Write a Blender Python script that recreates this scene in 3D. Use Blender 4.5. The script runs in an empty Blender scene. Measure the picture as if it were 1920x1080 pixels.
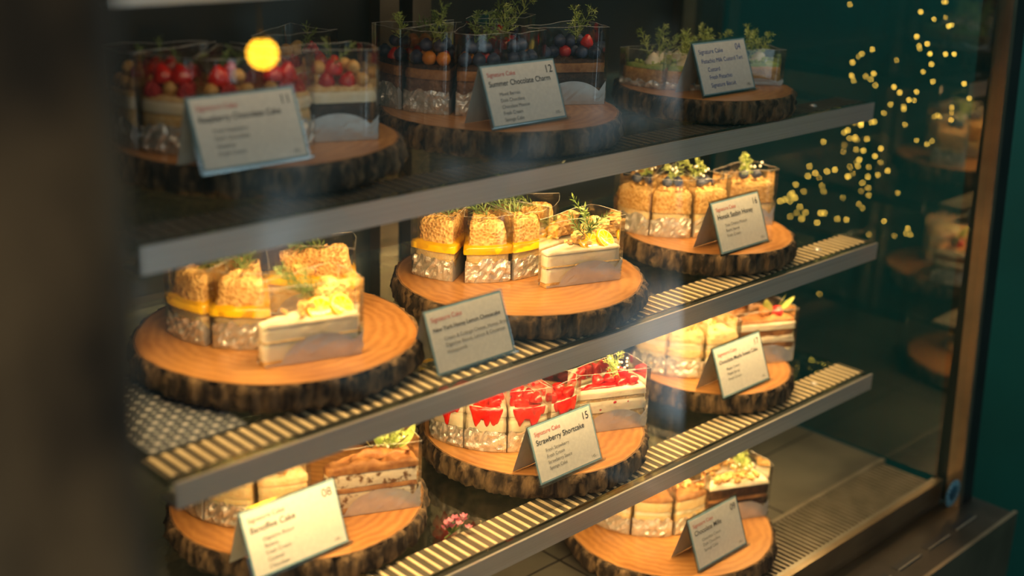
import bpy, math, random
from mathutils import Vector, Matrix, noise
random.seed(7)
scn = bpy.context.scene
scn.view_settings.view_transform = 'Standard'
R = math.radians

# ------------------------------------------------------------------ materials
MATS = {}
def mat(name, c1, c2=None, rough=.5, metal=0., scale=40., bump=0., bscale=None, spec=.5, emit=None, estr=0., sss=0., stretch=None, lo=.35, hi=.65, detail=4., coat=0.):
    if name in MATS: return MATS[name]
    m = bpy.data.materials.new(name); m.use_nodes = True
    nt = m.node_tree; b = nt.nodes['Principled BSDF']
    b.inputs['Roughness'].default_value = rough
    b.inputs['Metallic'].default_value = metal
    b.inputs['Specular IOR Level'].default_value = spec
    b.inputs['Coat Weight'].default_value = coat
    b.inputs['Coat Roughness'].default_value = .08
    tc = nt.nodes.new('ShaderNodeTexCoord'); mp = nt.nodes.new('ShaderNodeMapping')
    nt.links.new(tc.outputs['Object'], mp.inputs['Vector'])
    if stretch: mp.inputs['Scale'].default_value = stretch
    n = nt.nodes.new('ShaderNodeTexNoise'); n.inputs['Scale'].default_value = scale; n.inputs['Detail'].default_value = detail
    nt.links.new(mp.outputs['Vector'], n.inputs['Vector'])
    r = nt.nodes.new('ShaderNodeValToRGB')
    c2 = c2 or tuple(min(1, x*1.12) for x in c1)
    r.color_ramp.elements[0].color = (*c1, 1); r.color_ramp.elements[1].color = (*c2, 1)
    r.color_ramp.elements[0].position = lo; r.color_ramp.elements[1].position = hi
    nt.links.new(n.outputs['Fac'], r.inputs['Fac']); nt.links.new(r.outputs['Color'], b.inputs['Base Color'])
    if bump:
        n2 = nt.nodes.new('ShaderNodeTexNoise'); n2.inputs['Scale'].default_value = bscale or scale*2; n2.inputs['Detail'].default_value = 5
        nt.links.new(mp.outputs['Vector'], n2.inputs['Vector'])
        bp = nt.nodes.new('ShaderNodeBump'); bp.inputs['Strength'].default_value = bump; bp.inputs['Distance'].default_value = .004
        nt.links.new(n2.outputs['Fac'], bp.inputs['Height']); nt.links.new(bp.outputs['Normal'], b.inputs['Normal'])
    if sss:
        b.inputs['Subsurface Weight'].default_value = sss
        b.inputs['Subsurface Scale'].default_value = .006
    if emit:
        b.inputs['Emission Color'].default_value = (*emit, 1); b.inputs['Emission Strength'].default_value = estr
    MATS[name] = m
    return m

def glassy(name, tint, gloss=.1, rough=.02, gcol=(1, 1, 1), fres=True, k=.6):
    m = bpy.data.materials.new(name); m.use_nodes = True; nt = m.node_tree; nt.nodes.clear()
    o = nt.nodes.new('ShaderNodeOutputMaterial'); mx = nt.nodes.new('ShaderNodeMixShader')
    t = nt.nodes.new('ShaderNodeBsdfTransparent'); g = nt.nodes.new('ShaderNodeBsdfGlossy')
    t.inputs['Color'].default_value = (*tint, 1); g.inputs['Color'].default_value = (*gcol, 1); g.inputs['Roughness'].default_value = rough
    f = nt.nodes.new('ShaderNodeLayerWeight'); f.inputs['Blend'].default_value = .25
    ma = nt.nodes.new('ShaderNodeMath'); ma.operation = 'MULTIPLY_ADD'
    ma.inputs[1].default_value = k; ma.inputs[2].default_value = gloss
    nt.links.new(f.outputs['Fresnel'], ma.inputs[0]); nt.links.new(ma.outputs[0], mx.inputs['Fac'])
    nt.links.new(t.outputs[0], mx.inputs[1]); nt.links.new(g.outputs[0], mx.inputs[2]); nt.links.new(mx.outputs[0], o.inputs['Surface'])
    MATS[name] = m
    return m

def honeycomb_mat():
    m = bpy.data.materials.new('honeycomb'); m.use_nodes = True; nt = m.node_tree; b = nt.nodes['Principled BSDF']
    tc = nt.nodes.new('ShaderNodeTexCoord')
    v = nt.nodes.new('ShaderNodeTexVoronoi'); v.inputs['Scale'].default_value = 230
    nt.links.new(tc.outputs['Object'], v.inputs['Vector'])
    n = nt.nodes.new('ShaderNodeTexNoise'); n.inputs['Scale'].default_value = 60; nt.links.new(tc.outputs['Object'], n.inputs['Vector'])
    r = nt.nodes.new('ShaderNodeValToRGB')
    r.color_ramp.elements[0].color = (.56, .20, .025, 1); r.color_ramp.elements[1].color = (.98, .66, .26, 1)
    r.color_ramp.elements[0].position = .16; r.color_ramp.elements[1].position = .64
    mx = nt.nodes.new('ShaderNodeMix'); mx.data_type = 'FLOAT'; mx.inputs[0].default_value = .5
    nt.links.new(v.outputs['Distance'], mx.inputs[2]); nt.links.new(n.outputs['Fac'], mx.inputs[3])
    nt.links.new(mx.outputs[0], r.inputs['Fac']); nt.links.new(r.outputs['Color'], b.inputs['Base Color'])
    bp = nt.nodes.new('ShaderNodeBump'); bp.inputs['Strength'].default_value = 1.; bp.inputs['Distance'].default_value = .003
    nt.links.new(v.outputs['Distance'], bp.inputs['Height']); nt.links.new(bp.outputs['Normal'], b.inputs['Normal'])
    b.inputs['Roughness'].default_value = .35
    return m

BARK = mat('bark', (.020, .012, .007), (.22, .14, .07), rough=.9, scale=80, bump=1., bscale=140, stretch=(1, 1, .3), lo=.40, hi=.70)
BARKED = mat('bark_rim', (.07, .035, .013), (.22, .11, .04), rough=.8, scale=80)
def wood_top():
    m = bpy.data.materials.new('board_wood'); m.use_nodes = True; nt = m.node_tree; b = nt.nodes['Principled BSDF']
    tc = nt.nodes.new('ShaderNodeTexCoord')
    w = nt.nodes.new('ShaderNodeTexWave'); w.wave_type = 'RINGS'; w.rings_direction = 'Z'
    w.inputs['Scale'].default_value = 26; w.inputs['Distortion'].default_value = 5.; w.inputs['Detail'].default_value = 4; w.inputs['Detail Scale'].default_value = 1.5
    nt.links.new(tc.outputs['Object'], w.inputs['Vector'])
    n = nt.nodes.new('ShaderNodeTexNoise'); n.inputs['Scale'].default_value = 12; n.inputs['Detail'].default_value = 8; nt.links.new(tc.outputs['Object'], n.inputs['Vector'])
    mx = nt.nodes.new('ShaderNodeMix'); mx.data_type = 'FLOAT'; mx.inputs[0].default_value = .84
    nt.links.new(w.outputs['Fac'], mx.inputs[2]); nt.links.new(n.outputs['Fac'], mx.inputs[3])
    r = nt.nodes.new('ShaderNodeValToRGB'); r.color_ramp.elements[0].color = (.25, .100, .025, 1); r.color_ramp.elements[1].color = (.46, .225, .072, 1)
    r.color_ramp.elements[0].position = .30; r.color_ramp.elements[1].position = .70
    nt.links.new(mx.outputs[0], r.inputs['Fac']); nt.links.new(r.outputs['Color'], b.inputs['Base Color'])
    b.inputs['Roughness'].default_value = .30
    return m
WOOD = wood_top()
FOIL = mat('silver_foil', (.66, .64, .60), (.94, .92, .88), rough=.22, metal=.6, scale=120, bump=1., bscale=110)
FOILCARD = mat('silver_card', (.62, .62, .64), (.72, .72, .73), rough=.3, metal=.4, scale=60, bump=.2)
FILM = glassy('clear_film', (.96, .96, .95), gloss=.05, rough=.08)
FILMED = mat('film_edge', (.75, .75, .70), (.85, .85, .8), rough=.2, scale=60)
CREAM = mat('cream', (.86, .76, .55), (.94, .86, .70), rough=.5, scale=60, bump=.3, bscale=150, sss=.1)
CHEESE = mat('cheese_cake', (.86, .62, .30), (.94, .78, .48), rough=.6, scale=90, bump=.5, bscale=260, sss=.1)
SPONGE = mat('sponge', (.78, .50, .20), (.90, .68, .36), rough=.85, scale=160, bump=.8, bscale=300)
LEMON = mat('lemon_jelly', (.95, .52, .0), (1., .66, .01), rough=.2, scale=50, coat=.5)
RIND = mat('lemon_rind', (.98, .80, .30), (1., .88, .45), rough=.4, scale=50)
HONEY = honeycomb_mat()
CRUMB = mat('golden_crumb', (.62, .33, .08), (.96, .66, .29), rough=.8, scale=220, bump=1., bscale=260)
CHOC = mat('chocolate', (.035, .014, .007), (.09, .04, .02), rough=.6, scale=120, bump=.7, bscale=260)
CHOCM = mat('milk_chocolate', (.16, .07, .035), (.30, .15, .08), rough=.6, scale=120, bump=.6, bscale=260)
BROWN = mat('caramel_brown', (.28, .11, .035), (.50, .24, .08), rough=.55, scale=70, bump=.5)
FLECK = mat('fleck_cream', (.22, .11, .05), (.88, .78, .60), rough=.6, scale=110, bump=.3, lo=.38, hi=.5)
GREENT = mat('pistachio_filling', (.28, .40, .07), (.50, .55, .16), rough=.6, scale=80, bump=.5)
CRUST = mat('tart_crust', (.50, .25, .07), (.72, .42, .14), rough=.75, scale=120, bump=.6)
RED = mat('strawberry_red', (.48, .005, .003), (.78, .02, .008), rough=.16, scale=90, bump=.4, bscale=200, coat=.6)
RASP = mat('raspberry_red', (.38, .015, .02), (.60, .05, .05), rough=.35, scale=90)
BLUEB = mat('blueberry', (.012, .016, .045), (.08, .11, .20), rough=.45, scale=60)
ORANGE = mat('physalis_orange', (.65, .18, .02), (.8, .32, .05), rough=.3, scale=60)
NUT = mat('nut', (.50, .26, .06), (.78, .48, .17), rough=.5, scale=100, bump=.4)
HERB = mat('herb_green', (.08, .15, .03), (.26, .34, .10), rough=.55, scale=60)
LEAF = mat('pale_leaf', (.26, .36, .07), (.52, .60, .20), rough=.5, scale=60)
WHITEB = mat('white_bud', (.75, .72, .65), (.9, .88, .8), rough=.5, scale=60)
PINK = mat('pink_petal', (.42, .09, .16), (.62, .22, .30), rough=.5, scale=90)
STEEL = mat('brushed_steel', (.60, .61, .62), (.74, .75, .76), rough=.30, metal=.7, scale=30, stretch=(.05, 1, 30))
GRILLE = mat('grille_metal', (.24, .22, .18), (.32, .29, .24), rough=.4, metal=.7, scale=30)
STEELD = mat('deck_steel', (.11, .105, .09), (.18, .17, .145), rough=.42, metal=.6, scale=8)
BRONZE = mat('post_trim_metal', (.20, .155, .11), (.29, .23, .16), rough=.35, metal=.8, scale=12)
LEDGE = mat('ledge_dark_metal', (.03, .026, .02), (.05, .042, .034), rough=.35, metal=.5, scale=12)
BLACK = mat('black_frame', (.006, .006, .007), (.012, .012, .013), rough=.4, scale=10)
DARKIN = mat('case_interior', (.018, .022, .022), (.03, .034, .034), rough=.35, scale=6)
RIBREF = mat('rib_reflection_cream', (.66, .54, .33), (.74, .62, .40), rough=.35, scale=40)
RIBREFBED = mat('rib_reflection_bed', (.17, .155, .12), (.22, .20, .16), rough=.25, metal=.5, scale=20)
TEAL = mat('teal_wall_paint', (.0, .080, .072), (.0, .105, .095), rough=.7, scale=3, bump=.1)
FLOORM = mat('floor_stone', (.012, .011, .010), (.022, .02, .018), rough=.7, scale=6, bump=.2)
PAPER = mat('card_paper', (.52, .53, .51), (.58, .585, .55), rough=.5, scale=200)
PBORD = mat('card_border', (.14, .27, .34), (.20, .33, .40), rough=.4, scale=60)
ACRYL = glassy('acrylic', (.93, .96, .96), gloss=.10, rough=.05)
LEAFLET = mat('card_back', (.48, .47, .42), (.55, .54, .48), rough=.45, scale=60)
INK = mat('ink_dark', (.025, .03, .04), (.03, .035, .045), rough=.6)
INKR = mat('ink_red', (.45, .06, .05), (.48, .07, .06), rough=.6)
INKB = mat('ink_blue', (.05, .09, .30), (.06, .11, .33), rough=.6)
INKG = mat('ink_grey', (.12, .13, .14), (.13, .14, .15), rough=.6)
TILEREFB = mat('tile_reflection_blue_grey', (.055, .07, .09), (.08, .10, .13), rough=.9, scale=60)
TILEREFW = mat('tile_reflection_white', (.38, .39, .41), (.48, .49, .50), rough=.9, scale=90)
SGLASS = glassy('shelf_glass', (.80, .90, .87), gloss=.10, rough=.02)
FGLASS = glassy('front_glass', (.97, .985, .98), gloss=.07, rough=.0)
SIDEG = glassy('side_glass', (.50, .66, .62), gloss=.16, rough=.01)
TRUNK = mat('trunk_bark', (.022, .014, .007), (.20, .12, .055), rough=.95, scale=10, bump=1., bscale=40, stretch=(1, 1, .5), lo=.40, hi=.62)
LAMPM = mat('lamp_glow', (1, .7, .2), rough=.4, emit=(1., .46, .02), estr=30)
FAIRY = mat('fairy_glow', (1, .7, .3), rough=.4, emit=(1., .46, .06), estr=24)
WIRE = mat('wire', (.01, .02, .015), rough=.6)

# ------------------------------------------------------------------ mesh builder
class MB:
    def __init__(s): s.v = []; s.f = []; s.m = []; s.sm = []; s.mats = []
    def mi(s, m):
        if m not in s.mats: s.mats.append(m)
        return s.mats.index(m)
    def add(s, vs, fs, m, smooth=True, M=None):
        o = len(s.v); k = s.mi(m)
        s.v += [tuple(M @ Vector(v)) if M else tuple(v) for v in vs]
        for f in fs:
            s.f.append(tuple(i+o for i in f)); s.m.append(k); s.sm.append(smooth)
    def box(s, a, b, m, M=None):
        x0, y0, z0 = a; x1, y1, z1 = b
        vs = [(x0,y0,z0),(x1,y0,z0),(x1,y1,z0),(x0,y1,z0),(x0,y0,z1),(x1,y0,z1),(x1,y1,z1),(x0,y1,z1)]
        s.add(vs, [(0,3,2,1),(4,5,6,7),(0,1,5,4),(1,2,6,5),(2,3,7,6),(3,0,4,7)], m, False, M)
    def sphere(s, c, r, m, nu=10, nv=7, sc=(1,1,1), M=None):
        vs = [(c[0], c[1], c[2]+r*sc[2])]
        for j in range(1, nv):
            t = math.pi*j/nv
            for i in range(nu):
                p = 2*math.pi*i/nu
                vs.append((c[0]+r*sc[0]*math.sin(t)*math.cos(p), c[1]+r*sc[1]*math.sin(t)*math.sin(p), c[2]+r*sc[2]*math.cos(t)))
        vs.append((c[0], c[1], c[2]-r*sc[2])); fs = []
        for i in range(nu): fs.append((0, 1+i, 1+(i+1) % nu))
        for j in range(nv-2):
            for i in range(nu):
                a = 1+j*nu+i; b = 1+j*nu+(i+1) % nu
                fs.append((a, a+nu, b+nu, b))
        L = len(vs)-1
        for i in range(nu): fs.append((L, 1+(nv-2)*nu+(i+1) % nu, 1+(nv-2)*nu+i))
        s.add(vs, fs, m, True, M)
    def lathe(s, prof, m, n=14, M=None):
        vs = []; fs = []
        for r, z in prof:
            for i in range(n):
                p = 2*math.pi*i/n; vs.append((r*math.cos(p), r*math.sin(p), z))
        for j in range(len(prof)-1):
            for i in range(n):
                a = j*n+i; b = j*n+(i+1) % n
                fs.append((a, b, b+n, a+n))
        s.add(vs, fs, m, True, M)
    def tube(s, pts, r0, r1, m, n=6):
        vs = []; fs = []
        for k, p in enumerate(pts):
            p = Vector(p); q = Vector(pts[min(k+1, len(pts)-1)]) - Vector(pts[max(k-1, 0)]); q.normalize()
            a = q.orthogonal().normalized(); b = q.cross(a); r = r0+(r1-r0)*k/(len(pts)-1)
            for i in range(n):
                t = 2*math.pi*i/n; vs.append(tuple(p+a*r*math.cos(t)+b*r*math.sin(t)))
        for k in range(len(pts)-1):
            for i in range(n):
                fs.append((k*n+i, k*n+(i+1) % n, (k+1)*n+(i+1) % n, (k+1)*n+i))
        fs.append(tuple(range(n))[::-1]); fs.append(tuple((len(pts)-1)*n+i for i in range(n)))
        s.add(vs, fs, m, True)
    def obj(s, name, loc=(0,0,0), rz=0., parent=None):
        me = bpy.data.meshes.new(name); me.from_pydata(s.v, [], s.f)
        for m in s.mats: me.materials.append(m)
        me.polygons.foreach_set('material_index', s.m); me.polygons.foreach_set('use_smooth', s.sm); me.update()
        o = bpy.data.objects.new(name, me); scn.collection.objects.link(o); o.location = loc; o.rotation_euler[2] = rz
        if parent: o.parent = parent
        return o
def nz(v, s, seed=0.): return noise.noise(Vector(v)*s + Vector((seed, seed*1.7, seed*.3)))

# ------------------------------------------------------------------ case constants
ZT = {'T': 1.447, 'A': 1.217, 'B': 1.0, 'C': .783, 'D': .566}
YF = {'T': .060, 'A': .037, 'B': .0, 'C': -.022}
BT = .036
def glass_y(z): return -.125+.055*(z-.5)

# ------------------------------------------------------------------ room
def boxobj(name, a, b, m):
    mb = MB(); mb.box(a, b, m); return mb.obj(name)
boxobj('floor', (-2.5, -3.2, -.05), (2.0, 1.7, 0), FLOORM)
boxobj('wall_back', (-2.5, 1.6, 0), (2.1, 1.7, 2.8), TEAL)
boxobj('wall_right', (2.0, -1.2, 0), (2.1, 1.6, 2.8), TEAL)

# ------------------------------------------------------------------ display case
mb = MB()
XL, XR = -.14, 1.385
mb.box((XL, -.10, .0), (XR+.07, .50, .50), BLACK)
mb.box((XL, .02, .50), (XR, .50, ZT['D']-.001), STEELD)
for x in (.32, .70, 1.08):
    mb.box((x, .02, ZT['D']-.0009), (x+.003, .50, ZT['D']-.0003), BLACK)
mb.box((XL, .16, ZT['D']-.0009), (XR, .163, ZT['D']-.0003), BLACK)
mb.box((XL-.03, .50, .0), (XR+.07, .53, 1.78), DARKIN)
mb.box((XL-.03, -.06, 1.74), (XR+.07, .50, 1.80), BLACK)
mb.box((XL-.03, -.10, .5), (XL-.005, .50, 1.74), BLACK)
for x in (-.08, .61, .67, 1.30):
    mb.box((x, .475, .57), (x+.035, .50, 1.73), BRONZE)
for z in (.60, 1.66):
    mb.box((XL, .48, z), (XR, .50, z+.03), BRONZE)
mb.box((XL, -.086, .552), (XR, -.078, ZT['D']), GRILLE)
mb.box((XL, .012, .552), (XR, .020, ZT['D']), GRILLE)
for i in range(140):
    x = XL+.005+i*.0108
    mb.box((x, -.078, .556), (x+.0045, .012, ZT['D']-.002), GRILLE)
mb.box((XL, -.09, .50), (XR, .02, .535), BLACK)
mb.box((XL, -.098, .50), (XR, -.088, ZT['D']+.004), BRONZE)
mb.box((XL, -.20, .30), (XR+.07, -.10, .523), LEDGE)
mb.box((XL, -.205, .30), (XR+.072, -.198, .527), BRONZE)
for i in range(16):
    x = XL+.05+i*.094
    mb.box((x, -.162, .5228), (x+.070, -.150, .5238), BLACK)
    mb.box((x, -.164, .5228), (x+.070, -.162, .5255), GRILLE)
case = mb.obj('display_case')
def slab(mb, x0, x1, d0, d1, z0, z1, m):
    a = glass_y(z0); b = glass_y(z1)
    vs = [(x0,a+d0,z0),(x1,a+d0,z0),(x1,a+d1,z0),(x0,a+d1,z0),(x0,b+d0,z1),(x1,b+d0,z1),(x1,b+d1,z1),(x0,b+d1,z1)]
    mb.add(vs, [(0,3,2,1),(4,5,6,7),(0,1,5,4),(1,2,6,5),(2,3,7,6),(3,0,4,7)], m, False)
mb = MB()
slab(mb, XR+.008, XR+.020, -.006, .02, .522, 1.76, BRONZE)
slab(mb, XR+.020, XR+.060, -.004, .05, .522, 1.76, BLACK)
slab(mb, XL-.03, XL, -.004, .05, .522, 1.76, BLACK)
p = mb.obj('corner_posts', parent=case)
mb = MB(); slab(mb, XL, XR+.008, .0, .0001, .527, 1.75, FGLASS)
mb.f = mb.f[2:3]; mb.m = mb.m[2:3]; mb.sm = mb.sm[2:3]
mb.obj('window_1').parent = case
mb = MB(); mb.add([(XR,-.085,.57),(XR,.50,.57),(XR,.50,1.74),(XR,-.05,1.74)], [(0,1,2,3)], SIDEG, False)
mb.obj('side_glass_panel', parent=case)
mb = MB()
M = Matrix.Translation((XR-.018, glass_y(.565)-.004, .562)) @ Matrix.Rotation(R(90), 4, 'X')
mb.lathe([(0, .001), (.024, .001), (.024, 0)], mat('sticker_navy', (.01, .05, .09), (.015, .07, .12), rough=.3), 32, M)
SK = mat('sticker_pale', (.20, .42, .52), (.25, .48, .58), rough=.4)
for a, b in ((.0225, .0240), (.014, .0155)):
    vs = []; fs = []
    for i in range(32):
        t = 2*math.pi*i/32
        vs += [(a*math.cos(t), a*math.sin(t), .0013), (b*math.cos(t), b*math.sin(t), .0013)]
        j = (i+1) % 32; fs.append((2*i, 2*i+1, 2*j+1, 2*j))
    mb.add(vs, fs, SK, False, M)
for i in range(14):
    t = 2*math.pi*i/14
    mb.sphere((.019*math.cos(t), .019*math.sin(t), .0013), .0017, SK, 6, 4, M=M)
mb.obj('round_sticker', parent=case)

def shelf(k):
    z = ZT[k]; y = YF[k]; mb = MB()
    mb.box((0, y+.012, z-.008), (1.23, .46, z), SGLASS)
    mb.box((0, y, z-.025), (1.23, y+.003, z+.0015), STEEL)
    mb.box((0, y+.003, z-.0095), (1.23, y+.016, z-.0085), STEEL)
    mb.box((0, y+.003, z-.025), (1.23, y+.030, z-.022), STEEL)
    mb.box((1.10, y+.018, z+.0003), (1.103, .46, z+.0010), BLACK)
    mb.box((.640, y+.018, z+.0003), (.643, .46, z+.0010), BLACK)
    for x in (.0, .6, 1.20):
        mb.box((x, .10, z-.028), (x+.006, .47, z-.0085), STEELD)
    if k in 'BCA':
        mb.box((0, y+.016, z+.0001), (1.23, y+.064, z+.0005), RIBREFBED)  # ribbing reflected in the shelf glass, built in as coloured slats on a bed
        n = 86
        for i in range(n):
            x = .006+i*1.222/n
            mb.box((x, y+.017, z+.0005), (x+.0046, y+.063, z+.0013), RIBREF if k != 'A' else STEELD)
    for x in (.655, 1.12):
        mb.sphere((x, y+.040, z+.002), .006, STEEL, 12, 6, (1, 1, .4))
    return mb.obj('glass_shelf')
for k in 'TABC':
    shelf(k).parent = case

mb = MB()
mb.box((.012, .068, 0), (.120, .260, .0008), TILEREFB)  # thin sheet with a painted lattice, standing for the floor tile's reflection
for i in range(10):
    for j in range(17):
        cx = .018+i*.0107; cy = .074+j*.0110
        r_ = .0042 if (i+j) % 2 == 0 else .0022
        mb.add([(cx-r_, cy, .0010), (cx, cy-r_, .0010), (cx+r_, cy, .0010), (cx, cy+r_, .0010)], [(0, 1, 2, 3)], TILEREFW, False)
mb.obj('tile_reflection_sheet', (0, 0, ZT['B']+.0003))

# ------------------------------------------------------------------ log boards
def board(x, y, k, r, seed, rot=0.):
    mb = MB(); n = 260
    prof = [(-.03, 0), (-.004, .002), (.0, .006), (.003, .013), (.001, .021), (.002, .028), (-.001, .0325), (-.004, .034)]
    vs = []; fs = []
    def shape(t): return r*(1+.025*nz((math.cos(t), math.sin(t), 0), 1.4, seed)+.008*nz((math.cos(t), math.sin(t), 0), 6, seed))
    for dr, z in prof:
        for i in range(n):
            t = 2*math.pi*i/n; c = Vector((math.cos(t), math.sin(t), 0))
            rr = shape(t)+dr
            if 0 < z < .034:
                rr += .006*nz((c.x*r, c.y*r, z*.28), 95, seed)+.004*nz((c.x*r, c.y*r, z), 210, seed)-.0015
                if abs(math.sin(t*34+3*nz((c.x, c.y, z*8), 2.5, seed))) < .2: rr -= .0035
            vs.append((c.x*rr, c.y*rr, z))
    for j in range(len(prof)-1):
        for i in range(n):
            a = j*n+i; b = j*n+(i+1) % n; fs.append((a, b, b+n, a+n))
    mb.add(vs, fs, BARK, True)
    vs = []; fs = []
    for q, dz in ((-.004, .034), (-.0065, .0342)):
        for i in range(n):
            t = 2*math.pi*i/n; rr = shape(t)+q; vs.append((math.cos(t)*rr, math.sin(t)*rr, dz))
    for i in range(n): fs.append((i, (i+1) % n, n+(i+1) % n, n+i))
    mb.add(vs, fs, BARKED, False)
    vs = [(math.cos(2*math.pi*i/n)*(shape(2*math.pi*i/n)-.0065), math.sin(2*math.pi*i/n)*(shape(2*math.pi*i/n)-.0065), .0342) for i in range(n)]
    mb.add(vs, [tuple(range(n))], WOOD, False)
    vs = [(math.cos(2*math.pi*i/n)*(shape(2*math.pi*i/n)-.03), math.sin(2*math.pi*i/n)*(shape(2*math.pi*i/n)-.03), 0) for i in range(n)]
    mb.add(vs, [tuple(range(n))[::-1]], BARK, False)
    return mb.obj('log_serving_board', (x, y, ZT[k]+.0018), rot)

boards = [(.250,.238,'A',.160),(.591,.205,'A',.158),(.958,.160,'A',.130),
          (.243,.196,'B',.163),(.604,.170,'B',.167),(.973,.145,'B',.133),
          (.262,.192,'C',.155),(.620,.148,'C',.157),(.990,.130,'C',.130),
          (.862,.085,'D',.160),(.30,.20,'D',.15)]
for i, b in enumerate(boards): board(b[0], b[1], b[2], b[3], i*3.1+1, i*1.3)

# ------------------------------------------------------------------ cake slices
def outline(w, L, off, ns=9, ne=7, tipw=.006):
    pts = []
    hw = w/2
    sl = (hw-tipw)/L; nl = math.hypot(1, sl)
    ox, oy = -sl/nl*off, off/nl
    for i in range(ns): 
        u = i/ns; pts.append((-L+u*L+ox, -(tipw+(hw-tipw)*u)-oy, 's', u))
    for i in range(ne+1):
        u = i/ne; yy = -hw-off+u*(w+2*off)
        pts.append((off+.004*(1-(2*u-1)**2), yy, 'e', u))
    for i in range(ns-1, -1, -1):
        u = i/ns; pts.append((-L+u*L+ox, (tipw+(hw-tipw)*u)+oy, 's', u))
    return pts
def layer(mb, z0, z1, w, L, m, off=0., amp=.0008, cap=.0006, seed=0., nzs=3, fr=160):
    P = outline(w, L, off, 12, 9); n = len(P); vs = []; fs = []
    cx, cy = -L*.42, 0.
    for j in range(nzs+1):
        z = z0+(z1-z0)*j/nzs
        for (x, y, _, _) in P:
            d = Vector((x-cx, y-cy, 0)).normalized(); a = amp*2*nz((x, y, z), fr, seed)
            rnd = -.0012 if j == nzs else 0
            vs.append((x+d.x*(a+rnd), y+d.y*(a+rnd), z+(cap*nz((x, y, z), 90, seed+4) if j == nzs else 0)))
    for j in range(nzs):
        for i in range(n):
            a = j*n+i; b = j*n+(i+1) % n; fs.append((a, b, b+n, a+n))
    base = nzs*n
    for s in (.82, .6, .35, .1):
        o = len(vs)
        for (x, y, _, _) in P:
            X_, Y_ = cx+(x-cx)*s, cy+(y-cy)*s
            vs.append((X_, Y_, z1+.0006+cap*2.5*nz((X_, Y_, z1), 90, seed)))
        for i in range(n): fs.append((base+i, base+(i+1) % n, o+(i+1) % n, o+i))
        base = o
    fs.append(tuple(base+i for i in range(n)))
    mb.add(vs, fs, m, True)
def wrap(mb, w, L, hf, hfilm, seed, film=True):
    P = outline(w, L, .0016, 18, 16); n = len(P); rows = 6; vs = []; fs = []
    for j in range(rows+1):
        for i, (x, y, t, u) in enumerate(P):
            if t == 'e': h = hf*(.92+.10*math.sin(u*math.pi))+.007*nz((x, y, 0), 120, seed)
            else:
                q = (u-.60)/.42; h = max(.003, hf*1.02*math.sqrt(max(0, 1-q*q)))
            z = h*j/rows
            k = (.0060 if t == 'e' else .0012)*nz((x, y, z), 120, seed)*(1 if j else .3)
            vs.append((x+abs(k)*(1 if t == 'e' else 0), y+(0 if t == 'e' else (abs(k) if y > 0 else -abs(k))), z+.0003))
    for j in range(rows):
        for i in range(n-1):
            a = j*n+i; (_, _, t1, _), (_, _, t2, _) = P[i], P[i+1]
            mb.add([vs[a], vs[a+1], vs[a+1+n], vs[a+n]], [(0, 1, 2, 3)], FOIL if (t1 == 'e' and t2 == 'e') else FOILCARD, False)
    if film:
        P = outline(w, L, .0030, 6, 5); n = len(P)
        top = [(x*1.0+.0015*nz((x, y, 0), 60, seed), y*1.04, hfilm+.003*nz((x, y, 1), 40, seed)) for x, y, _, _ in P]
        vs = [(x, y, .001) for x, y, _, _ in P]+top
        mb.add(vs, [(i, i+1, n+i+1, n+i) for i in range(n-1)], FILM, True)
        mb.tube(top, .00022, .00022, FILMED, 3)
def strawberry(mb, p, s, tilt=(0, 0)):
    M = Matrix.Translation(p) @ Matrix.Rotation(tilt[0], 4, 'X') @ Matrix.Rotation(tilt[1], 4, 'Y')
    mb.lathe([(0, s*1.5), (.25*s, s*1.42), (.6*s, s*.95), (.85*s, s*.4), (.8*s, s*.08), (.45*s, -.05*s), (0, 0)], RED, 12, M)
def raspberry(mb, p, s):
    for j in range(4):
        r = s*(.75, .7, .5, .15)[j]; z = s*(.2, .6, 1.0, 1.3)[j]; n = (8, 7, 5, 1)[j]
        for i in range(n):
            t = 2*math.pi*i/n+j*.5
            mb.sphere((p[0]+r*math.cos(t)*(n > 1), p[1]+r*math.sin(t)*(n > 1), p[2]+z), s*.36, RASP, 6, 5)
def blueberry(mb, p, s):
    mb.sphere(p, s, BLUEB, 12, 8, (1, 1, .92))
    M = Matrix.Translation((p[0], p[1], p[2]+s*.86))
    mb.lathe([(s*.42, .0), (s*.34, s*.14), (s*.22, s*.02)], BLUEB, 6, M)
def sprig(mb, p, d, ln, n=26, nl=.011, m=None, bend=.3, rnd=None, wd=.075):
    rnd = rnd or random
    m = m or HERB; p = Vector(p); d = Vector(d).normalized()
    ax = Vector((rnd.uniform(-1, 1), rnd.uniform(-1, 1), .1))
    pts = [p+d*ln*t/5+ax*ln*bend*(t/5)**2*.6 for t in range(6)]
    mb.tube([tuple(q) for q in pts], .0007, .0003, m, 4)
    for i in range(n):
        t = (i+1)/n*5*.999; k = int(t); q = pts[k].lerp(pts[min(k+1, 5)], t-k)
        ang = i*2.4; dd = (pts[min(k+1, 5)]-pts[k]).normalized()
        a = dd.orthogonal().normalized(); b = dd.cross(a)
        out = (a*math.cos(ang)+b*math.sin(ang)+dd*.9).normalized(); l = nl*rnd.uniform(.7, 1.1)*(1-.4*i/n)
        wv = out.cross(dd).normalized()*nl*wd
        e = q+out*l; mid = q+out*l*.55
        mb.add([tuple(q), tuple(mid+wv), tuple(e), tuple(mid-wv)], [(0, 1, 2, 3)], m, False)
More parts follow.
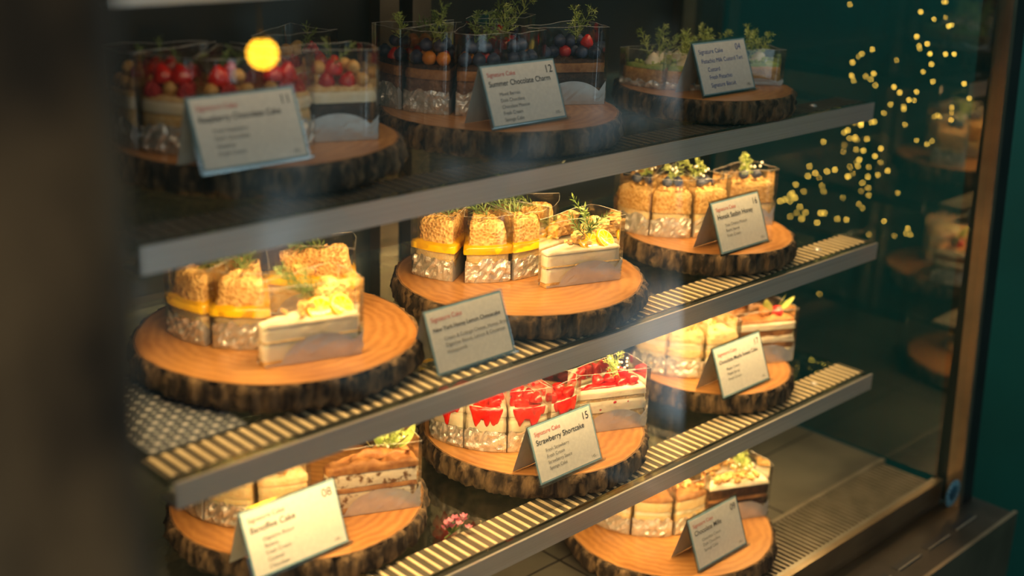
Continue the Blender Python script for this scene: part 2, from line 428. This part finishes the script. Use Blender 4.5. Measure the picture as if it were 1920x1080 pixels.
def fern(mb, p, d, ln, m, rnd):
    p = Vector(p); d = Vector(d).normalized()
    ax = Vector((rnd.uniform(-1, 1), rnd.uniform(-1, 1), 0))
    pts = [p+d*ln*t/6+ax*ln*.35*(t/6)**2 for t in range(7)]
    mb.tube([tuple(q) for q in pts], .0007, .0003, m, 4)
    for k in range(1, 7):
        for s in range(2):
            ang = rnd.uniform(0, 6.28); a = d.orthogonal().normalized(); b = d.cross(a)
            dd = (a*math.cos(ang)+b*math.sin(ang)+d*rnd.uniform(.5, 1.1)).normalized()
            sprig(mb, pts[k], dd, ln*.32*(1.15-k*.1), 9, .008, m, .3, rnd, .07)
def leaf(mb, p, d, up, l, w, m):
    p = Vector(p); d = Vector(d).normalized(); up = Vector(up).normalized(); s = d.cross(up).normalized(); vs = []; fs = []
    for i in range(7):
        t = i/6; ww = w*math.sin(math.pi*min(1, t*.96+.02))**.8; c = p+d*l*t+up*l*.35*t*t
        vs += [tuple(c-s*ww+up*ww*.3), tuple(c), tuple(c+s*ww+up*ww*.3)]
    for i in range(6):
        a = 3*i; fs += [(a, a+1, a+4, a+3), (a+1, a+2, a+5, a+4)]
    mb.add(vs, fs, m, True)
def crumble(mb, x0, x1, hw, z, n, m, s=.004, rnd=random):
    for _ in range(n):
        x = rnd.uniform(x0, x1); y = rnd.uniform(-1, 1)*hw*(1+x/.11*.85)
        M = Matrix.Translation((x, y, z+rnd.uniform(0, s))) @ Matrix.Rotation(rnd.uniform(0, 3), 4, 'Z') @ Matrix.Rotation(rnd.uniform(0, 3), 4, 'X')
        q = s*rnd.uniform(.5, 1.1)
        mb.sphere((0, 0, 0), q, m, 5, 4, (1, rnd.uniform(.6, 1), rnd.uniform(.5, .9)), M)
def sauce(mb, w, ztop, rnd, m, a=-.42, b=.42, deep=.034):
    nc, nr = 36, 10; vs = []; fs = []
    k1, k2 = rnd.uniform(0, 6), rnd.uniform(0, 6)
    for i in range(nc+1):
        u = i/nc; yy = w*(a+(b-a)*u)
        env = math.sin(math.pi*u)**.6
        dl = deep*env*(.45+.35*max(0, math.sin(u*11+k1))**.7+.25*max(0, math.sin(u*17+k2))**.7)+.003
        xs = .0018+.004*(1-(2*yy/w)**2)
        for j in range(nr+1):
            v = j/nr; th = .0022*math.sqrt(max(0, 1-(2*v-1)**4))*min(1, env*2+.1)
            vs.append((xs+th-.0008, yy, ztop-dl*v))
    for i in range(nc):
        for j in range(nr):
            q = i*(nr+1)+j; fs.append((q, q+1, q+nr+2, q+nr+1))
    mb.add(vs, fs, m, True)
def lemon_wheel(mb, M, r=.0155):
    mb.lathe([(0, .0014), (r*.80, .0014), (r*.82, .0016)], LEMON, 24, M)
    mb.lathe([(r*.80, .0015), (r*.90, .0016)], RIND, 24, M)
    mb.lathe([(r*.90, .0016), (r, .0007), (r, -.0012), (0, -.0012)], LEMON, 24, M)
    for q in range(4):
        t = q*math.pi/4; c, s = math.cos(t)*r*.8, math.sin(t)*r*.8; e = .0004
        mb.add([(-c-s*e/r, -s+c*e/r, .00165), (-c+s*e/r, -s-c*e/r, .00165), (c+s*e/r, s-c*e/r, .00165), (c-s*e/r, s+c*e/r, .00165)], [(0, 1, 2, 3)], RIND, False, M)

NAMES = {'lemon': 'honey_lemon_cheesecake_slice', 'berry': 'raspberry_chocolate_cake_slice', 'blue': 'blueberry_chocolate_cake_slice', 'tart': 'pistachio_tart_slice',
         'crumb': 'honey_crumb_cake_slice', 'banof': 'banoffee_cake_slice', 'straw': 'strawberry_shortcake_slice', 'maple': 'chocolate_maple_cake_slice', 'mille': 'chocolate_crumble_cake_slice'}
cnt = [0]
def slice_(kind, k, x, y, ang, w=.058, L=.104, side=False, herb=True):
    cnt[0] += 1; sd = cnt[0]*5.37; rnd = random.Random(cnt[0]*11); mb = MB()
    hf = .030; hfilm = .088
    if kind == 'lemon':
        layer(mb, .0005, .006, w, L, CRUST, 0, seed=sd, nzs=1)
        layer(mb, .006, .026, w, L, CHEESE if not side else CREAM, -.0006, seed=sd)
        layer(mb, .026, .028, w, L, SPONGE, .0002, seed=sd, nzs=1)
        layer(mb, .028, .043, w, L, CHEESE if not side else CREAM, -.0004, seed=sd)
        if side: layer(mb, .043, .047, w, L, CREAM, .0002, amp=.0003, seed=sd, nzs=2)
        else: layer(mb, .038, .0485, w*1.02, L, LEMON, .0032, amp=.0008, seed=sd, nzs=3, fr=60)
        if not side:
            lay = MB(); LL = L*.72
            layer(lay, .0485, .077, w*.88, LL, HONEY, 0, amp=.0020, cap=.003, seed=sd, nzs=6, fr=110)
            mb.add([(a-.003-(c-.0485)*.14, b*(1-(c-.0485)*3), c-.10*(-a)*.2) for a, b, c in lay.v], lay.f, HONEY, True)
            crumble(mb, -L*.9, -.004, w*.4, .050, 10, HONEY, .0045, rnd)
        else:
            for (a, b, tx, ty) in ((-.012, -.014, 48, 10), (-.036, -.009, 44, -8), (-.012, .010, -16, 8)):
                M = Matrix.Translation((a, b, .0530)) @ Matrix.Rotation(R(tx), 4, 'X') @ Matrix.Rotation(R(ty), 4, 'Y')
                lemon_wheel(mb, M)
            for q, (a, b, hh) in enumerate(((.000, .004, .022), (-.012, .014, .026), (-.030, .008, .018), (-.048, .0, .010))):
                lay = MB(); layer(lay, 0, hh, .020, .020, HONEY, 0, amp=.002, cap=.002, seed=sd+q, nzs=4, fr=120)
                M = Matrix.Translation((a, b, .050)) @ Matrix.Rotation(q*1.3, 4, 'Z') @ Matrix.Rotation(.2, 4, 'Y')
                mb.add(lay.v, lay.f, HONEY, True, M)
            crumble(mb, -L*.7, -.004, w*.4, .050, 12, HONEY, .004, rnd)
        if herb:
            for _ in range(4): sprig(mb, (-L*(.3 if not side else .25)+rnd.uniform(-.02, .01), rnd.uniform(-.01, .01), .076 if not side else .062), (rnd.uniform(-.9, -.1), rnd.uniform(-.8, .4), .30 if not side else .6), .052, 36, .015, rnd=rnd, wd=.085)
    elif kind in ('berry', 'blue'):
        body = CHOC if side else (SPONGE if kind == 'berry' else CHOCM)
        layer(mb, .0005, .018, w, L, body, 0, seed=sd)
        layer(mb, .018, .022, w, L, BROWN, -.0008, seed=sd, nzs=1)
        layer(mb, .022, .042, w, L, body, 0, seed=sd)
        layer(mb, .042, .054, w, L, CREAM if kind == 'berry' else BROWN, .0004, seed=sd)
        layer(mb, .054, .058, w, L, SPONGE if kind == 'berry' else CHOC, -.0003, cap=.002, seed=sd, nzs=1)
        pos = [(-.008, -.018), (-.008, .000), (-.009, .018), (-.026, -.011), (-.027, .010), (-.044, .0), (-.060, .004), (-.075, 0)]
        for q, (a, b) in enumerate(pos):
            a += rnd.uniform(-.002, .002); r_ = rnd.random()
            if kind == 'berry':
                if r_ < .35: raspberry(mb, (a, b, .058), .0095)
                elif r_ < .45: strawberry(mb, (a, b, .058), .0115, (rnd.uniform(-.3, .3), rnd.uniform(-.3, .3)))
                else: mb.sphere((a, b, .065), .0080, NUT, 10, 7)
            else:
                if r_ < .62: blueberry(mb, (a, b, .066), .0088)
                elif r_ < .72: mb.sphere((a, b, .066), .009, ORANGE, 12, 8)
                elif r_ < .86: strawberry(mb, (a, b, .058), .0105, (rnd.uniform(-.3, .3), rnd.uniform(-.3, .3)))
                else: mb.sphere((a, b, .066), .0085, RASP, 10, 7)
        for a, b in ((-.016, -.009), (-.018, .010), (-.036, 0), (-.052, .002)):
            a += rnd.uniform(-.002, .002); r_ = rnd.random()
            if kind == 'blue':
                if r_ < .7: blueberry(mb, (a, b, .080), .0085)
                elif r_ < .85: mb.sphere((a, b, .080), .0085, ORANGE, 12, 8)
                else: strawberry(mb, (a, b, .074), .0105, (rnd.uniform(-.5, .5), rnd.uniform(-.5, .5)))
            else:
                if r_ < .35: strawberry(mb, (a, b, .070), .0140, (rnd.uniform(-.3, .3), rnd.uniform(-.3, .3)))
                elif r_ < .65: raspberry(mb, (a, b, .072), .0090)
                else: mb.sphere((a, b, .078), .008, NUT, 10, 7)
        hfilm = .100
        if herb:
            if kind == 'berry':
                for _ in range(2): sprig(mb, (rnd.uniform(-.06, -.015), rnd.uniform(-.012, .012), .078), (rnd.uniform(-.9, .9), rnd.uniform(-.9, .9), .9), rnd.uniform(.025, .04), 28, .012, rnd=rnd, wd=.06)
            else:
                for _ in range(2): fern(mb, (rnd.uniform(-.05, -.015), rnd.uniform(-.012, .012), .078), (rnd.uniform(-.6, .6), rnd.uniform(-.6, .6), 1), rnd.uniform(.04, .062), rnd.choice([HERB, LEAF]), rnd)
                sprig(mb, (rnd.uniform(-.05, -.015), 0, .078), (rnd.uniform(-.9, .9), rnd.uniform(-.9, .9), .7), .04, 26, .014, rnd=rnd, wd=.06)
    elif kind == 'tart':
        layer(mb, .0005, .026, w, L, CRUST, 0, seed=sd)
        layer(mb, .0262, .031, w*.92, L*.95, GREENT, -.001, cap=.002, seed=sd, nzs=1)
        crumble(mb, -L*.85, -.006, w*.4, .032, 26, rnd.choice([GREENT, LEAF]), .005, rnd)
        for q in range(3):
            M = Matrix.Translation((-.018-.024*q, rnd.uniform(-.006, .006), .031))
            mb.lathe([(.012, 0), (.0125, .003), (.008, .008), (.0085, .010), (.004, .014), (0, .017)], CREAM, 12, M)
        hfilm = .052; hf = .010
        if herb:
            for _ in range(4): fern(mb, (rnd.uniform(-.07, -.01), rnd.uniform(-.012, .012), .038), (rnd.uniform(-.7, .7), rnd.uniform(-.7, .7), .8), .040, LEAF, rnd)
    elif kind == 'crumb':
        layer(mb, .0005, .036, w, L, CHEESE, -.0008, seed=sd)
        layer(mb, .036, .066, w, L, CRUMB, .0002, amp=.0016, cap=.002, seed=sd, nzs=5)
        crumble(mb, -L*.85, -.003, w*.45, .067, 40, CRUMB, .004, rnd)
        if herb:
            for a, b in ((-.02, -.008), (-.028, .008), (-.04, -.002)): blueberry(mb, (a, b, .077), .0078)
            for _ in range(2): fern(mb, (-.035, 0, .070), (rnd.uniform(-.5, .5), rnd.uniform(-.5, .5), 1), .036, LEAF, rnd)
            for _ in range(7): mb.sphere((rnd.uniform(-.045, -.012), rnd.uniform(-.014, .014), rnd.uniform(.085, .10)), .0022, WHITEB, 6, 5)
    elif kind == 'banof':
        layer(mb, .0005, .010, w, L, BROWN, 0, seed=sd, nzs=1)
        layer(mb, .010, .030, w, L, CREAM if not side else FLECK, -.0006, seed=sd)
        layer(mb, .030, .036, w, L, CHEESE if not side else BROWN, 0, seed=sd, nzs=1)
        layer(mb, .036, .054, w, L, CHEESE if not side else FLECK, -.0004, seed=sd)
        layer(mb, .054, .064, w, L, BROWN if side else CHEESE, .0006, amp=.0006, cap=.004, seed=sd, nzs=2)
        if side:
            layer(mb, .064, .070, w*.8, L*.7, BROWN, -.004, cap=.003, seed=sd+2, nzs=1)
            for q in range(5): leaf(mb, (-.012-.007*q, -.006+.005*q, .069), (rnd.uniform(-.6, 1), rnd.uniform(-1, .4), .4), (0, 0, 1), .028, .008, LEAF)
            for _ in range(3): fern(mb, (-.02, 0, .068), (rnd.uniform(-.5, .5), rnd.uniform(-.5, .5), .8), .030, LEAF, rnd)
            for _ in range(10): mb.sphere((rnd.uniform(-.03, -.004), rnd.uniform(-.012, .012), rnd.uniform(.074, .086)), .002, WHITEB, 6, 5)
        else: crumble(mb, -.05, -.004, w*.4, .064, 14, CRUMB, .004, rnd)
    elif kind == 'straw':
        layer(mb, .0005, .018, w, L, CREAM, 0, seed=sd)
        layer(mb, .018, .028, w, L, SPONGE if side else CREAM, -.0008, seed=sd, nzs=2)
        layer(mb, .028, .044, w, L, CREAM, .0003, seed=sd)
        layer(mb, .044, .050, w, L, SPONGE if side else CREAM, -.0008, seed=sd, nzs=2)
        layer(mb, .050, .060, w, L, CREAM, .0005, seed=sd, cap=.001)
        layer(mb, .0598, .0620, w*.84, L*.88, RED, -.004, amp=.001, cap=.002, seed=sd, nzs=2)
        if not side: sauce(mb, w, .0622, rnd, RED)
        else:
            for q in range(3):
                mb.sphere((-.022-.020*q, -(w/2)*(1-(.022+.020*q)/L*.8)+.0012, rnd.choice([.032, .040])), 1, RED, 8, 6, (.0050, .0014, .0030))
        for a, b in ((-.008, -.014), (-.008, .012), (-.024, -.005), (-.026, .010), (-.042, 0), (-.056, .003)):
            strawberry(mb, (a, b, .062), .0105, (rnd.uniform(-1.3, 1.3), rnd.uniform(-1.3, 1.3)))
        if herb:
            for _ in range(3): fern(mb, (-.03, rnd.uniform(-.01, .01), .070), (rnd.uniform(-.7, .7), rnd.uniform(-.6, .6), .7), .034, LEAF, rnd)
            for _ in range(10): mb.sphere((rnd.uniform(-.04, -.01), rnd.uniform(-.014, .014), rnd.uniform(.082, .096)), .0020, WHITEB, 6, 5)
    elif kind == 'maple':
        ms = [BROWN, CREAM, BROWN, CREAM, BROWN, CREAM] if side else [CREAM, CHEESE, CREAM, CHEESE, CREAM, CHEESE]
        for q in range(6): layer(mb, .0005+q*.011, .0115+q*.011, w, L, ms[q], (.0006 if q % 2 else -.0006), amp=.0018, seed=sd+q, nzs=3, cap=.0003)
        layer(mb, .0665, .071, w*.97, L*.98, BROWN if side else CHEESE, 0, cap=.003, seed=sd, nzs=1)
        if side:
            mb.sphere((-.018, -.006, .078), .010, RASP, 12, 8); mb.sphere((-.036, .004, .078), .010, BROWN, 12, 8)
            for q in range(3): leaf(mb, (-.012-.008*q, 0, .074), (.9-q*.7, -.3, .5), (0, 0, 1), .030, .008, LEAF)
        else: crumble(mb, -.05, -.004, w*.4, .072, 12, CRUMB, .004, rnd)
    elif kind == 'mille':
        layer(mb, .0005, .022, w, L, FLECK if side else CREAM, 0, seed=sd)
        layer(mb, .022, .034, w, L, CHOC if side else CHEESE, 0, seed=sd, nzs=2)
        layer(mb, .034, .040, w, L, BROWN if side else CREAM, -.0004, seed=sd, nzs=1)
        layer(mb, .040, .056, w, L, CHOC if side else CHEESE, 0, seed=sd)
        layer(mb, .056, .062, w, L, CREAM if side else BROWN, .0005, cap=.002, seed=sd, nzs=1)
        crumble(mb, -L*.85, -.003, w*.45, .065, 60 if side else 22, CRUMB, .006, rnd)
        if side:
            for _ in range(3): fern(mb, (rnd.uniform(-.05, -.01), 0, .070), (rnd.uniform(-.7, .7), rnd.uniform(-.6, .6), .8), .030, LEAF, rnd)
            for _ in range(10): mb.sphere((rnd.uniform(-.05, -.005), rnd.uniform(-.014, .014), rnd.uniform(.078, .092)), .0019, WHITEB, 6, 5)
    wrap(mb, w, L, hf, hfilm, sd)
    return mb.obj(NAMES[kind], (x, y, ZT[k]+BT), R(ang))
def ring(kind, k, cx, cy, rad, angs, **kw):
    for a in angs:
        slice_(kind, k, cx+rad*math.cos(R(a)), cy+rad*math.sin(R(a)), a, **kw)

ring('berry', 'A', .225, .268, .112, (175, 210, 244, 278), w=.058)
slice_('berry', 'A', .348, .172, -10, side=True)
ring('berry', 'A', .285, .285, .108, (20,), w=.06)
ring('blue', 'A', .590, .278, .112, (172, 206, 240, 274), w=.058)
slice_('blue', 'A', .726, .172, -15, side=True)
ring('blue', 'A', .610, .285, .108, (15,), w=.06)
ring('tart', 'A', .965, .220, .095, (190, 230), w=.07, L=.09)
slice_('tart', 'A', 1.065, .128, -20, w=.07, L=.09)
slice_('tart', 'A', 1.035, .215, 30, w=.07, L=.09)
ring('lemon', 'B', .255, .250, .108, (190, 226), w=.058)
slice_('lemon', 'B', .345, .195, -35)
slice_('lemon', 'B', .272, .108, -4, side=True)
ring('lemon', 'B', .603, .263, .108, (200, 238, 271), w=.056)
slice_('lemon', 'B', .668, .176, -55, herb=True)
slice_('lemon', 'B', .690, .100, -6, side=True)
ring('crumb', 'B', .975, .225, .105, (190, 222, 256), w=.056)
slice_('crumb', 'B', 1.080, .128, -12, side=True, L=.09)
ring('banof', 'C', .255, .240, .110, (180, 212, 244), w=.056)
slice_('banof', 'C', .358, .105, -12, side=True)
ring('straw', 'C', .610, .205, .118, (190, 217, 244, 271), w=.053, herb=False)
slice_('straw', 'C', .738, .075, -12, side=True)
ring('maple', 'C', 1.000, .188, .110, (190, 218, 247), w=.053)
slice_('maple', 'C', 1.105, .080, -14, side=True)
ring('mille', 'D', .890, .160, .112, (195, 226, 258), w=.056)
slice_('mille', 'D', 1.000, .030, -12, side=True, L=.098)

# ------------------------------------------------------------------ price signs
TILT = R(22)
def sign(x0, y, z, wd, title, num, lines, price=None, ht=.076, hand=False, head='Signature Cake', rz=0.):
    e = bpy.data.objects.new('price_sign', None); scn.collection.objects.link(e); e.location = (x0, y, z); e.rotation_euler[2] = rz
    e.empty_display_size = .02
    st, ct = math.sin(TILT), math.cos(TILT)
    M = Matrix(((1, 0, 0, 0), (0, st, -ct, 0), (0, ct, st, 0), (0, 0, 0, 1)))
    mb = MB()
    mb.box((-.003, 0, -.0016), (wd+.003, ht+.003, -.0010), ACRYL, M)
    mb.box((-.003, 0, -.0016), (wd+.003, .003, .004), ACRYL, M)
    mb.box((0, .003, -.0009), (wd, ht, -.0003), PBORD, M)
    mb.box((.002, .005, -.0003), (wd-.002, ht-.002, .0000), PAPER, M)
    yt = ht*st+.002; zt = ht*ct
    yb = yt+.022
    mb.add([(0, yt, zt), (wd, yt, zt), (wd, yb, 0), (0, yb, 0)], [(0, 1, 2, 3)], LEAFLET, False)
    mb.obj('card_stand', parent=e)
    def txt(s, u, v, size, m, align='LEFT', bold=0.):
        c = bpy.data.curves.new('lettering', 'FONT'); c.body = s; c.size = size; c.align_x = align; c.offset = bold
        c.materials.append(m); o = bpy.data.objects.new('lettering', c); scn.collection.objects.link(o)
        o.parent = e; o.matrix_local = M @ Matrix.Translation((u, v, .0003)) 
    if hand:
        txt(head, .008, ht-.016, .009, INKB); txt(title, .010, ht-.029, .0085, INKB)
        for i, l in enumerate(lines): txt(l, .020, ht-.041-i*.011, .0085, INKB)
        txt(num, wd-.026, ht-.015, .013, INKB)
    else:
        txt(head, .007, ht-.014, .0076, INKR)
        txt(title, .007, ht-.0255, .0098 if len(title) < 21 else .0098*21/len(title), INK, bold=.00008)
        for i, l in enumerate(lines): txt(l, .020, ht-.037-i*.0076, .0060, INKG)
        txt(num, wd-.006, ht-.016, .0135, INK, 'RIGHT')
    if price: txt(price, wd-.007, .009, .0052, INKG, 'RIGHT')
za, zb_, zc, zd = (ZT[k]+BT+.0005 for k in 'ABCD')
sign(.107, .106, za, .122, 'Raspberry Chocolate Cake', '11', ['Fresh Raspberry', 'Dark Chocolate', 'Hazelnut', 'Fresh Cream'], '155.-')
sign(.482, .098, za, .122, 'Summer Chocolate Charm', '12', ['Mixed Berries', 'Dark Chocolate', 'Chocolate Mousse', 'Fresh Cream', 'Sponge Cake'], '155.-')
sign(.868, .090, za, .118, 'Pistachio Milk Custard Tart', '04', ['Custard', 'Fresh Pistachio', 'Signature Biscuit'], '145.-', hand=True)
sign(.343, .030, 1.0022, .118, 'New York Honey Lemon Cheesecake', '', ['Cream & Cottage Cheese, Honey, Brown Sugar', 'Digestive Biscuit, Lemon & Cinnamon', 'Honeycomb'])
sign(.880, .045, zb_, .112, 'Honok Sasbin Honey', '16', ['Yuzu Cheese Mousse', 'Burnt Honey', 'Fresh Cream'], '165.-')
sign(.117, .060, zc, .122, 'Banoffee Cake', '08', ['Digestive Biscuit', 'Banana', 'Fresh Cream', 'Caramel', 'Chocolate'], '145.-')
sign(.498, .012, zc, .112, 'Strawberry Shortcake', '15', ['Fresh Strawberry', 'Fresh Cream', 'Strawberry Sauce', 'Sponge Cake'], '145.-')
sign(.890, .026, zc, .115, 'Chocolate Maple Sweet Cake', '17', ['Maple Cream', 'Maple Syrup', 'Fresh Cream'], '145.-')
sign(.784, -.034, zd, .114, 'Chocolate Mille', '09', ['Chocolate Cream', 'Dark Chocolate', 'Sponge Cake'], '145.-')

# ------------------------------------------------------------------ pink flowers
def flowers(x, y, z, seed):
    rnd = random.Random(seed); mb = MB()
    mb.tube([(-.02, 0, .001), (0, .0, .006), (.01, .0, .012)], .0012, .0009, HERB, 5)
    for i in range(14):
        c = Vector((rnd.uniform(-.014, .014), rnd.uniform(-.010, .010), rnd.uniform(.004, .020)))
        for q in range(5):
            t = q*1.257+i; d = Vector((math.cos(t), math.sin(t), .4))
            leaf(mb, c, d, (0, 0, 1), .0055, .0022, PINK)
        mb.sphere(c, .0012, WHITEB, 6, 4)
    for i in range(6): leaf(mb, (-.01, 0, .004), (rnd.uniform(-1, 1), rnd.uniform(-1, 1), .3), (0, 0, 1), .014, .004, HERB)
    mb.obj('pink_flower_sprig', (x, y, z))
flowers(.386, .042, ZT['C']+.0015, 3)
flowers(.600, .06, ZT['D']+.0005, 5)

# ------------------------------------------------------------------ foreground trunk
mb = MB(); n = 48; vs = []; fs = []
H = 60
for j in range(H+1):
    z = 2.6*j/H
    for i in range(n):
        t = 2*math.pi*i/n; rr = .046*(1+.12*nz((math.cos(t), math.sin(t), z*2), 1.5, 2))+.004*nz((math.cos(t)*.05, math.sin(t)*.05, z*.3), 60, 4)
        rr *= 1+.25*max(0, 1-z/.3)
        vs.append((rr*math.cos(t), rr*math.sin(t), z))
for j in range(H):
    for i in range(n):
        a = j*n+i; b = j*n+(i+1) % n; fs.append((a, b, b+n, a+n))
fs.append(tuple(H*n+i for i in range(n)))
mb.add(vs, fs, TRUNK, True); mb.obj('tree_trunk', (-.286, -.420, 0))

# ------------------------------------------------------------------ fairy lights beyond the side glass
rnd = random.Random(33); mb = MB()
strands = [(.19, 1.22, 1.36), (.215, 1.02, 1.34), (.26, 1.10, 1.36), (.30, .90, 1.22), (.33, .86, 1.16), (.36, .88, 1.10), (.39, .86, 1.08), (.42, .82, 1.02), (.45, .82, .98), (.48, .84, .96), (.28, .98, 1.1), (.34, .98, 1.32), (.24, .84, .94), (.37, .70, .80), (.17, 1.12, 1.2)]
for (y, z0, z1) in strands:
    pts = []; z = z1+.5; x = 1.72
    while z > z0:
        pts.append((x+rnd.uniform(-.04, .04), y+rnd.uniform(-.03, .03), z)); z -= .036
    mb.tube(pts+[(x, y, .0)], .0004, .0004, WIRE, 4)
    for p in pts:
        if p[2] < z1+.03:
            for q in range(rnd.choice([0, 1, 2, 3])):
                mb.sphere((p[0]+rnd.uniform(-.02, .02), p[1]+rnd.uniform(-.034, .034), p[2]+rnd.uniform(-.018, .018)), rnd.uniform(.0009, .0018), FAIRY, 6, 5)
mb.obj('fairy_lights')

# ------------------------------------------------------------------ pendant lamp reflected in the front glass
mb = MB()
mb.sphere((0, 0, 0), .038, LAMPM, 24, 16)
mb.lathe([(.012, .05), (.018, .03), (.016, .028)], BRONZE, 16)
mb.tube([(0, 0, .045), (0, 0, 1.4)], .002, .002, BLACK, 6)
mb.obj('pendant_lamp', (1.17, -1.82, 1.285))

# ------------------------------------------------------------------ lights
def area(name, loc, sx, sy, power, col, tilt):
    l = bpy.data.lights.new(name, 'AREA'); l.shape = 'RECTANGLE'; l.size = sx; l.size_y = sy; l.energy = power; l.color = col
    o = bpy.data.objects.new(name, l); scn.collection.objects.link(o); o.location = loc; o.rotation_euler = (tilt, 0, 0)
WARM = (1., .62, .24)
for k, pw in (('A', 4.4), ('B', 5.0), ('C', 4.2)):
    area('led_strip_light', (.615, YF[k]+.040, ZT[k]-.022), 1.2, .012, pw, WARM, R(22))
area('led_strip_light', (.615, YF['T']+.040, ZT['T']-.022), 1.2, .012, .50, (1., .68, .38), R(22))
area('room_fill_light', (1.7, .1, 2.6), .5, .5, 22, (.85, 1., .95), 0)  # added fill overhead to brighten the teal wall, no fixture modelled
area('room_fill_light', (-.9, -1.6, 2.6), .8, .8, 12, (1., .80, .55), 0)  # added warm fill for the trunk and the case front

# world: dim street daylight with foliage-like patches
w = bpy.data.worlds.new('street_light'); scn.world = w; w.use_nodes = True; nt = w.node_tree
bg = nt.nodes['Background']; tc = nt.nodes.new('ShaderNodeTexCoord')
n1 = nt.nodes.new('ShaderNodeTexNoise'); n1.inputs['Scale'].default_value = 6.; n1.inputs['Detail'].default_value = 4
nt.links.new(tc.outputs['Generated'], n1.inputs['Vector'])
r = nt.nodes.new('ShaderNodeValToRGB'); cr = r.color_ramp
cr.elements[0].position = .45; cr.elements[0].color = (.02, .035, .03, 1)
cr.elements[1].position = .66; cr.elements[1].color = (1.3, 1.7, 1.9, 1)
e = cr.elements.new(.55); e.color = (.13, .20, .19, 1)
nt.links.new(n1.outputs['Fac'], r.inputs['Fac']); nt.links.new(r.outputs['Color'], bg.inputs['Color'])
bg.inputs['Strength'].default_value = .95

# ------------------------------------------------------------------ camera
cam = bpy.data.cameras.new('camera'); co = bpy.data.objects.new('camera', cam); scn.collection.objects.link(co)
Xc = Vector((.7192, -.694, .0331)); Fw = Vector((.6643, .6729, -.3254))
Fw.normalize(); Xc = (Xc-Fw*Xc.dot(Fw)).normalized(); Up = Xc.cross(Fw)
co.matrix_world = Matrix((( Xc.x, Up.x, -Fw.x, -.486), (Xc.y, Up.y, -Fw.y, -.92), (Xc.z, Up.z, -Fw.z, 1.545), (0, 0, 0, 1)))
cam.sensor_width = 36; cam.lens = 36*2300/1920; cam.clip_start = .02
cam.dof.use_dof = True; cam.dof.focus_distance = 1.59; cam.dof.aperture_fstop = 1.9
scn.camera = co
